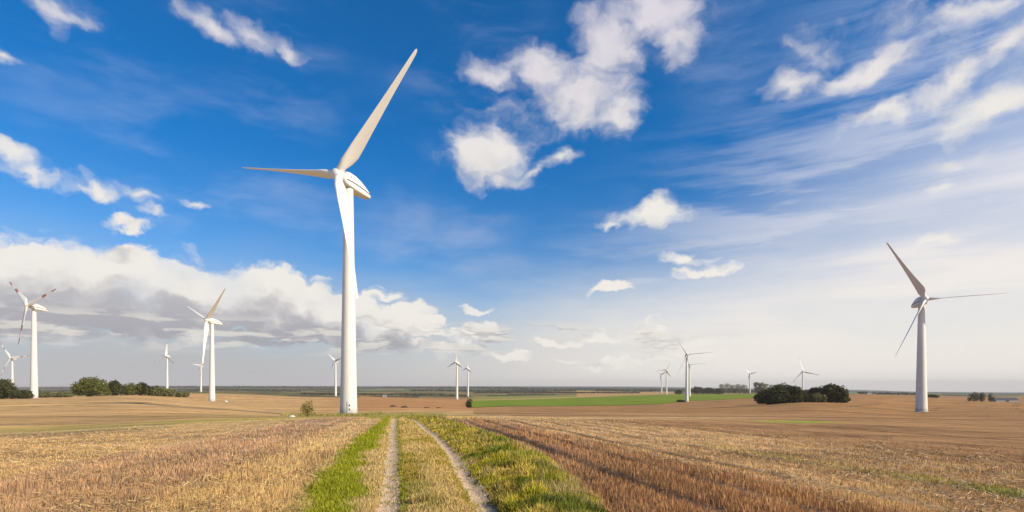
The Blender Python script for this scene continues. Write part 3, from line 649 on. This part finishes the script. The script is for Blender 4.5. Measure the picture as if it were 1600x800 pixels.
def copy_tree(o, parent=None):
    c = o.copy(); COL.objects.link(c)
    if parent: c.parent = parent
    for k_ in kids(o): copy_tree(k_, c)
    return c
base_root, head, base_hub = make_turbine()
bare = [k_.name for k_ in kids(base_root)]
roots = []
for i, t_ in enumerate(TURB): roots.append(base_root if i == 0 else copy_tree(base_root))
for root, (nm, px, Y, hy, by, yaw, ph, L, cone, bm, lab) in zip(roots, TURB):
    hubp = Vector(((px - CX) / F * Y, Y, ZC + (HY - hy) / F * Y)); ya = R(yaw)
    nd = Vector((math.sin(ya), math.cos(ya), 0)); off = 4.35 * math.cos(R(6))
    foot = hubp - nd * off; foot.z = hubp.z - H - 4.35 * math.sin(R(6))
    gz = Z(foot.x, foot.y)
    root.location = (foot.x, foot.y, foot.z); root.rotation_euler = (0, 0, -ya)      # local +Y -> upwind
    dz_ = gz - foot.z
    print('turbine', px, 'ground minus foot %.2f' % dz_)
    for b in kids(root):                                          # the foundation meets the ground wherever it lies
        n_ = b.name.split('.')[0]
        if n_ == 'tower':
            k_ = (H - 2.3 - dz_) / (H - 2.3); b.location.z = dz_; b.scale = (1, 1, k_)
        if n_ == 'foundation': b.location.z = dz_
    if px > 1400:                                                 # this machine is stouter than the others
        for b in kids(root):
            n_ = b.name.split('.')[0]
            if n_ in ('tower', 'foundation'): b.scale.x *= 1.28; b.scale.y *= 1.28
            elif n_ == 'nacelle': b.matrix_basis = b.matrix_basis @ Matrix.Diagonal((1.22, 1.15, 1.2, 1))
    # blades
    for k3 in range(3):
        A = R(ph + 120 * k3)
        # seen along the wind axis: angle A from up towards e1 = (cos yaw, -sin yaw) ; local X = e1
        Mx = head @ Matrix.Translation((0, 4.35, 0)) @ Matrix.Rotation(A, 4, 'Y') @ Matrix.Rotation(R(-cone), 4, 'X')
        b = D.objects.new('blade', BL3.data if bm == M_red else BL4.data if px > 1400 else BL.data if bm == M_white and L > 30 else BL2.data); COL.objects.link(b); b.parent = root
        s_ = L / 40; cw = 1.15 if nm else 1.3 if px > 1400 else max(s_, .9) if Y < 700 or L > 30 else 1.2; b.matrix_basis = Mx @ Matrix.Diagonal((cw, cw, s_, 1))
        b.material_slots[0].link = 'OBJECT'; b.material_slots[0].material = bm
        hubo = [q for q in kids(root) if q.name.split('.')[0] == 'hub'][0]
        c = D.objects.new('collar', CO.data); COL.objects.link(c); c.parent = hubo
        c.matrix_basis = Matrix.Translation((0, 4.35, 0)) @ Matrix.Rotation(A, 4, 'Y')
    tag(root, lab, 'wind turbine', 'white wind turbines of the wind farm')
D.objects.remove(BL); D.objects.remove(BL2); D.objects.remove(BL4); D.objects.remove(BL3); D.objects.remove(CO)
# door, louvres, steps on the largest turbine, facing the camera
def tower_door(root):
    bx, by_ = root.location.x, root.location.y; tz = [k_ for k_ in kids(root) if k_.name.split('.')[0] == 'tower'][0].location.z
    a_cam = math.atan2(-by_, -bx); inv = -root.rotation_euler.z
    def pt(da, z, rr=2.37): 
        a = a_cam + R(da) + inv; return Vector((rr * math.cos(a), rr * math.sin(a), z + tz)), a
    # curved door plate hugging the wall
    def plate(d0, d1, z0, z1, r_, th, name, m_, parent):
        m = MB(); out = []
        for k_ in range(7):
            dd = d0 + (d1 - d0) * k_ / 6
            p0, _ = pt(dd, z0, r_ - .2); p1, _ = pt(dd, z0, r_ + th - z0 * .012); p2, _ = pt(dd, z1, r_ + th - z1 * .012); p3, _ = pt(dd, z1, r_ - .2); out.append([p0, p1, p2, p3])
        m.loft(out); return m.build(name, m_, parent)
    door = plate(-8, 16, .7, 3.6, 2.33, .05, 'door', M_tower, root)
    plate(-10, -7.6, .5, 3.8, 2.33, .09, 'door_frame', M_grey, door)
    plate(1, 9, 1.45, 1.95, 2.34, .08, 'louvre', M_dark, door); plate(1, 9, 2.55, 3.05, 2.34, .08, 'louvre', M_dark, door)
    m = MB()
    for k_ in range(3):
        p, a = pt(3, .15 + .2 * k_, 3.3 - .28 * k_); m.box(p, (.3, 1.1, .05), a)
    for dd in (-9, 15):
        p, _ = pt(dd, 1.5, 2.6); q_, _ = pt(dd, .1, 3.4); m.tube(p, q_, .03, .03); q2, _ = pt(dd, 1.1, 3.4); m.tube(q2, q_, .03, .03)
    m.build('steps', M_grey, root)
tower_door(roots[0])

# ------------------------------------------------------------------ trees and shrubs
def leafmat(name, c1, c2, c3):
    def f(T, b):
        g = T.n.new('ShaderNodeNewGeometry'); r_ = g.outputs['Random Per Island']
        n = T.noise(g.outputs['Position'], .35, 3, .5)
        c = T.mix(r_, c1, c2); c = T.mix(T.sm(n, .45, .7), c, c3); T.l.new(c, b.inputs['Base Color'])
        tr = T.n.new('ShaderNodeBsdfTranslucent'); T.l.new(c, tr.inputs[0]); mx = T.n.new('ShaderNodeMixShader'); mx.inputs[0].default_value = .15
        T.l.new(b.outputs[0], mx.inputs[1]); T.l.new(tr.outputs[0], mx.inputs[2]); T.l.new(mx.outputs[0], T.n['Material Output'].inputs[0])
    return mat(name, c1, .75, f, .2)
L_far = leafmat('far_leaves', (.045, .045, .03), (.08, .075, .045), (.06, .065, .03))
L_mid = leafmat('green_leaves', (.08, .095, .018), (.13, .14, .025), (.15, .14, .03))
L_dark = leafmat('dark_leaves', (.045, .05, .016), (.075, .078, .02), (.09, .088, .022))
L_thk = leafmat('thicket_leaves', (.026, .027, .010), (.048, .048, .014), (.11, .105, .018))
L_olive = leafmat('olive_leaves', (.11, .12, .045), (.17, .17, .06), (.20, .17, .07))
L_grey = leafmat('bare_twigs', (.13, .12, .08), (.18, .17, .11), (.15, .16, .07))
L_yel = leafmat('yellow_leaves', (.26, .20, .05), (.36, .28, .08), (.22, .19, .05))
M_bark = mat('bark', (.10, .08, .06), .9)
def crown(name, lobes, n, size, m_, parent, seed, shell=.42):
    g = np.random.default_rng(seed); lob = np.array(lobes, float); wts = (lob[:, 3] * lob[:, 5])**1; k = g.choice(len(lob), n, p=wts / wts.sum())
    d = g.normal(size=(n, 3)); d /= np.linalg.norm(d, axis=1)[:, None]
    lump = .82 + .36 * np.clip(fbm(d[:, 0] * 3 + k * 7, d[:, 2] * 3 + d[:, 1] * 2, .9, seed % 50, 3), 0, 1)
    rad = (shell + (1 - shell) * g.random(n)**.6) * lump
    c = lob[k, :3] + d * lob[k, 3:6] * rad[:, None]; c[:, 2] = np.maximum(c[:, 2], .15)
    a = g.normal(size=(n, 3)); a /= np.linalg.norm(a, axis=1)[:, None]; a = a * .9 + d * .6; a /= np.linalg.norm(a, axis=1)[:, None]
    b = np.cross(a, g.normal(size=(n, 3))); b /= np.linalg.norm(b, axis=1)[:, None]; cc = np.cross(a, b); s_ = size * g.uniform(.6, 1.3, (n, 1))
    V = np.stack([c - b * s_, c + cc * s_ * .8, c + b * s_, c - cc * s_ * .8], 1)
    return mesh_np(name, V.reshape(-1, 3), np.arange(n * 4).reshape(-1, 4), m_, parent)
def plant(name, cat, label, px, Y, lobes, n, size, m_, seed, group=None, trunk=None):
    x, y = at(px, Y); root = empty(name, (x, y, Z(x, y)))
    tag(root, label, cat, group)
    crown('crown' if trunk else 'foliage', lobes, n, size, m_, root, seed)
    mb = MB(); g = np.random.default_rng(seed + 999)
    lob = sorted(lobes, key=lambda q: -q[5]); r0 = trunk or .12
    top = lob[0]
    mb.tube((0, 0, -.3), (top[0] * .3, top[1] * .3, max(.4, top[2] * .55)), r0, r0 * .6)
    for q in lobes[:6]: mb.tube((top[0] * .25, top[1] * .25, max(.35, top[2] * .5)), (q[0], q[1], q[2] + q[5] * .3), r0 * .5, r0 * .15, 6)
    mb.build('trunk' if trunk else 'stems', M_bark, root, True)
    return root
def dome(wd, ht, dp, k=6, seed=0, base=.0):
    """lobes of an uneven domed shrub, width wd, height ht"""
    g = np.random.default_rng(seed); L_ = [(0, 0, ht * .45 + base, wd * .33, dp * .35, ht * .5)]
    for i in range(k):
        t = (i + .5) / k * 2 - 1; hh = ht * math.sqrt(max(.12, 1 - .72 * t * t)) * g.uniform(.82, 1.05)
        L_.append((t * wd * .40, g.uniform(-.2, .2) * dp, hh * .5, wd * .17, dp * .28, hh * .5))
    for i in range(k * 2):
        t = g.uniform(-.9, .9); hh = ht * math.sqrt(max(.1, 1 - .8 * t * t))
        L_.append((t * wd * .45, g.uniform(-.35, .35) * dp, hh * g.uniform(.2, .75), wd * .10, dp * .14, ht * .2))
    return L_
m_ = lambda Y, p: p * Y / F     # metres covered by p pixels at depth Y
# big dark thicket at the right
for px, wp, hp, k, lab, sd_ in ((1224, 84, 31, 9, 'left and widest dark bush of the big thicket in the brown field', 11), (1275, 30, 16, 4, 'small olive green bush in the dip between the two big dark bushes', 12), (1276, 44, 25, 5, 'narrow dark bush at the back between the two big bushes of the thicket', 13), (1300, 52, 31, 7, 'right hand tall dark bush of the big thicket in the brown field', 14), (1203, 34, 15, 4, 'low dark bush at the left foot of the big thicket', 15), (1317, 22, 16, 4, 'low dark bush at the right foot of the big thicket', 16)):
    Y = 400 + (6 if 'back' in lab else 0) - (5 if 'small' in lab else 0)
    plant('bush', 'bush', lab, px, Y, dome(m_(Y, wp), m_(Y, hp), m_(Y, wp) * .7, k, sd_), int(wp * hp * 5.5) + 1200, .50, L_olive if 'olive' in lab else L_thk, sd_, 'bushes of the dark thicket')
# left edge
Y = 360
plant('tree', 'tree', 'dark bushy tree cut by the left edge of the photo', 3, Y, dome(m_(Y, 42), m_(Y, 34), m_(Y, 36), 6, 21), 7000, .42, L_dark, 21, None, .4)
plant('bush', 'bush', 'low bush between the dark edge tree and the red banded turbine', 34, Y, dome(m_(Y, 36), m_(Y, 15), m_(Y, 24), 5, 22), 4000, .38, L_dark, 22, 'bushes along the left field edge')
Y = 430
plant('tree', 'tree', 'large round green tree at the left end of the bush row', 141, Y, dome(m_(Y, 56), m_(Y, 33), m_(Y, 46), 7, 23), 9000, .48, L_mid, 23, None, .45)
plant('tree', 'tree', 'smaller dark tree directly right of the large round green tree', 179, Y + 25, dome(m_(Y, 30), m_(Y, 27), m_(Y, 26), 5, 24), 5000, .48, L_dark, 24, None, .35)
for i, (px, wp, hp, mm, lab) in enumerate(((200, 26, 19, L_mid, 'green bush next to the smaller dark tree in the left bush row'), (222, 30, 20, L_mid, 'rounded green bush in the middle of the left bush row'), (243, 22, 16, L_olive, 'olive bush in front of the turbine with dark blade tips'), (262, 26, 12, L_olive, 'low olive bush at the foot of the turbine with dark blade tips'), (283, 22, 8, L_olive, 'lowest bush ending the left bush row'), (72, 30, 9, L_olive, 'low pale bush just right of the red banded turbine'), (98, 26, 8, L_olive, 'low pale bush just left of the large round tree'))):
    Yb = 470 + 6 * i; plant('bush', 'bush', lab, px, Yb, dome(m_(Yb, wp), m_(Yb, hp) + 1.0, m_(Yb, wp), 4, 30 + i), 2600, .5, mm, 30 + i, 'bushes along the left field edge')
# yellow bush, corner hedge, weeds
Y = 112; plant('bush', 'bush', 'small yellow autumn bush by the field edge left of the largest turbine', 481, Y, dome(m_(Y, 26), m_(Y, 27), m_(Y, 20), 5, 51), 900, .12, L_yel, 51)
for i, (px, Y, w_, h_, lab) in enumerate(((733, 322, 3.4, 4.2, 'nearest and tallest bush of the hedge at the left corner of the green field'), (732, 372, 4, 3.4, 'second bush from the near end of the green field corner hedge'), (732, 440, 5, 3.6, 'third bush from the near end of the green field corner hedge'), (733, 540, 6, 4.4, 'fourth bush from the near end of the green field corner hedge'), (734, 680, 8, 5, 'farthest bush of the hedge at the left corner of the green field'))):
    plant('bush', 'bush', lab, px, Y, dome(w_, h_, 6, 4, 152 + i), 900, .3, L_olive if i % 2 else L_dark, 152 + i, 'hedge bushes at the green field corner')
Y = 728; plant('bush', 'bush', 'low bush at the foot of the middle sized turbine', 1064, Y, dome(m_(Y, 16), m_(Y, 4.5), 8, 4, 53), 900, .5, L_dark, 53)
for i, (px, Y, lab) in enumerate(((676, 47, 'tuft of dry brown weeds on the verge, left one of two'), (690, 45, 'tuft of dry brown weeds on the verge, right one of two'))):
    x_, y_ = at(px, Y); n = 260; a = rng.normal(0, .45, n); b2 = rng.normal(0, .45, n)
    o = blades('weed_tuft', a, b2, rng.uniform(.15, .85, n) * np.exp(-(a**2 + b2**2) / .25), np.full(n, .03), jit((.24, .19, .10), n, .35), .5, z=np.zeros(n)); o.location = (x_, y_, Z(x_, y_)); tag(o, lab, 'weeds', 'dry weed tufts on the verge')
# tall pale trees behind the green field
g = np.random.default_rng(5)
TP = [(1129, 13), (1138, 14), (1147, 12), (1155, 13), (1163, 12), (1183, 16), (1191, 15), (1199, 14), (1208, 12), (1216, 13)]
for i, (px, hp) in enumerate(TP):
    Y = 1560 + 12 * (i % 3); ht = m_(Y, hp + 3); wd = m_(Y, 13)
    dense = i in (5, 6)
    lab = ['first and leftmost', 'second', 'third', 'fourth', 'fifth', 'densest green', 'second densest green', 'eighth', 'ninth', 'last and rightmost'][i] + ' tree of the pale tree row beyond the green field'
    plant('tree', 'tree', lab, px, Y, [(0, 0, ht * .62, wd * .42, wd * .42, ht * .38), (wd * .12, 0, ht * .35, wd * .45, wd * .4, ht * .28), (-wd * .2, 0, ht * .8, wd * .25, wd * .3, ht * .18)], 1500 if dense else 800, 1.1 if dense else .95, L_olive if dense else L_grey, 60 + i, 'pale trees beyond the green field', .5)
for i, (px, wp, hp, lab) in enumerate(((1060, 14, 6, 'lowest'), (1090, 26, 11, 'left and tallest'), (1107, 26, 10, 'middle'), (1122, 22, 8, 'right'))):
    Y = 1540; plant('tree', 'tree', lab + ' tree of the dark clump behind the middle sized turbine', px, Y, dome(m_(Y, wp), m_(Y, hp) + 3, 22, 4, 80 + i), 1500, 1.3, L_dark, 80 + i, 'dark trees behind the green field', .5)
# trees on the right skyline
for i, (px, wp, hp, lab) in enumerate(((1523, 16, 13, 'left and fullest'), (1534, 13, 12, 'middle'), (1548, 10, 13, 'right and thinnest'))):
    Y = 640; plant('tree', 'tree', lab + ' grey tree on the far right skyline', px, Y, dome(m_(Y, wp), m_(Y, hp + 3), m_(Y, wp), 4, 90 + i), 900 if i < 2 else 420, .55, L_grey, 90 + i, 'grey trees on the right skyline', .35)

# ------------------------------------------------------------------ small things on the land
M_roof = mat('dark_roof', (.09, .09, .10), .6); M_wall = mat('pale_wall', (.42, .41, .38), .8)
def barn(px, Y, ln, wd, ht, rz, lab, base=0):
    x, y = at(px, Y); r_ = empty('barn', (x, y, Z(x, y) + base), rz); m = MB().box((0, 0, ht * .25 - .5), (ln, wd, ht * .5 + 1)).build('wall', M_wall, r_)
    h0, h1 = ht * .5, ht; a, b = ln / 2 + .4, wd / 2 + .5
    MB().add([(-a, -b, h0), (a, -b, h0), (a, b, h0), (-a, b, h0), (-a, 0, h1), (a, 0, h1)], [(0, 1, 5, 4), (2, 3, 4, 5), (0, 4, 3), (1, 2, 5), (3, 2, 1, 0)]).build('roof', M_roof, r_)
    MB().box((0, -wd / 2 - .03, ht * .2), (ln * .15, .08, ht * .38)).build('door', M_roof, r_)
    tag(r_, lab, 'barn'); return r_
barn(1568, 655, 24, 12, 5, R(-8), 'long low barn with a dark roof on the right skyline beside the grey trees')
plant('bush', 'bush', 'low dark scrub on the skyline just right of the lone right turbine tower', 1456, 840, dome(24, 5, 9, 5, 57), 1500, .8, L_dark, 57)
barn(601, 1100, 8, 6, 6, R(20), 'tiny white house in the dark hedgerow right of the largest turbine')
barn(1357, 1500, 10, 8, 8, 0, 'tiny pale house on the horizon right of the dark thicket')
def mound(px, Y, r0, h, lab, m__, name='soil_heap', cat='soil heap', grp=None):
    x, y = at(px, Y); g = np.random.default_rng(int(px)); n = 18; rings = []
    for k_, (f, z) in enumerate(((1.1, -.2), (.95, h * .3), (.65, h * .75), (.3, h))): rings.append([(r0 * f * 1.4 * math.cos(2 * math.pi * i / n) * g.uniform(.85, 1.15), r0 * f * math.sin(2 * math.pi * i / n) * g.uniform(.85, 1.15), z * g.uniform(.85, 1.1)) for i in range(n)])
    o = MB().loft(rings).build(name, m__, None, True); o.location = (x, y, Z(x, y)); tag(o, lab, cat, grp)
M_heap = mat('dark_soil', (.07, .05, .035), .95)
for px, Y, lab in ((614, 285, 'largest dark soil heap on the ploughed land right of the largest turbine'), (632, 262, 'flat dark soil heap in the middle of the heap row'), (667, 262, 'faint low soil heap right of the middle heaps'), (685, 262, 'rightmost low soil heap before the green field')):
    mound(px, Y, 1.3 if px < 640 else 1.0, .8 if px < 640 else .45, lab, M_heap, grp='dark soil heaps on the ploughed land')
M_stone = mat('pale_stone', (.62, .58, .52), .8)
mound(353, 425, 1.0, 1.0, 'pale stone on the ploughed hill just right of the turbine there', M_stone, 'stone', 'stone')
mound(456, 98, .45, .3, 'pale stone at the field edge just left of the yellow bush', M_stone, 'stone', 'stone')

# far woods and hedgerows: masses no one could count
def wood(rows, n, size, hgt, m__, seed):
    """rows: (px0, px1, Y, spread)"""
    g = np.random.default_rng(seed); V = []; 
    for px0, px1, Y, sp in rows:
        k = int(n * (px1 - px0) / 100); px = g.uniform(px0, px1, k); y = Y + g.uniform(-sp, sp, k); x = (px - CX) / F * y
        hh = hgt * (.35 + .9 * fbm(x, y, 45, seed, 3)); z = zfun(x, y) + hh * g.random(k)**.6
        c = np.stack([x, y, z], -1); a = g.normal(size=(k, 3)); a /= np.linalg.norm(a, axis=1)[:, None]; b = np.cross(a, g.normal(size=(k, 3))); b /= np.linalg.norm(b, axis=1)[:, None]
        s_ = size * g.uniform(.6, 1.4, (k, 1)) * Y / 1500; a, b = a * s_, b * s_; V.append(np.stack([c - a, c - b, c + a, c + b], 1))
    V = np.concatenate(V).reshape(-1, 3)
    return tag(mesh_np('distant_wood', V, np.arange(len(V)).reshape(-1, 4), m__), kind='stuff')
wood([(470, 560, 1330, 25), (560, 735, 1290, 18), (740, 1000, 1950, 20)], 700, 1.5, 6, L_far, 3)
wood([(60, 470, 2300, 40), (300, 560, 3000, 60), (640, 900, 2600, 30), (800, 960, 3500, 40), (1340, 1440, 1600, 20)], 420, 1.8, 7, L_far, 4)
wood([(930, 1020, 2750, 30), (1000, 1130, 2900, 40), (60, 560, 4600, 120), (600, 820, 4300, 80), (1130, 1250, 2000, 30)], 700, 1.6, 13, L_far, 5)

# ------------------------------------------------------------------ haze
hzm = D.materials.new('haze'); hzm.use_nodes = True; T = NT(hzm.node_tree); T.n.clear()
pv = T.n.new('ShaderNodeVolumePrincipled'); pv.inputs['Color'].default_value = (.86, .84, .84, 1); pv.inputs['Density'].default_value = 6e-5; pv.inputs['Anisotropy'].default_value = 0
ou = T.n.new('ShaderNodeOutputMaterial'); T.l.new(pv.outputs[0], ou.inputs['Volume'])
zl = float(V_min) if (V_min := ZZ.min()) is not None else -300
hb = MB().box((0, 7900, (zl - 1 + 130) / 2), (60000, 16600, 130 - (zl - 1))).build('haze', hzm); tag(hb, kind='stuff')
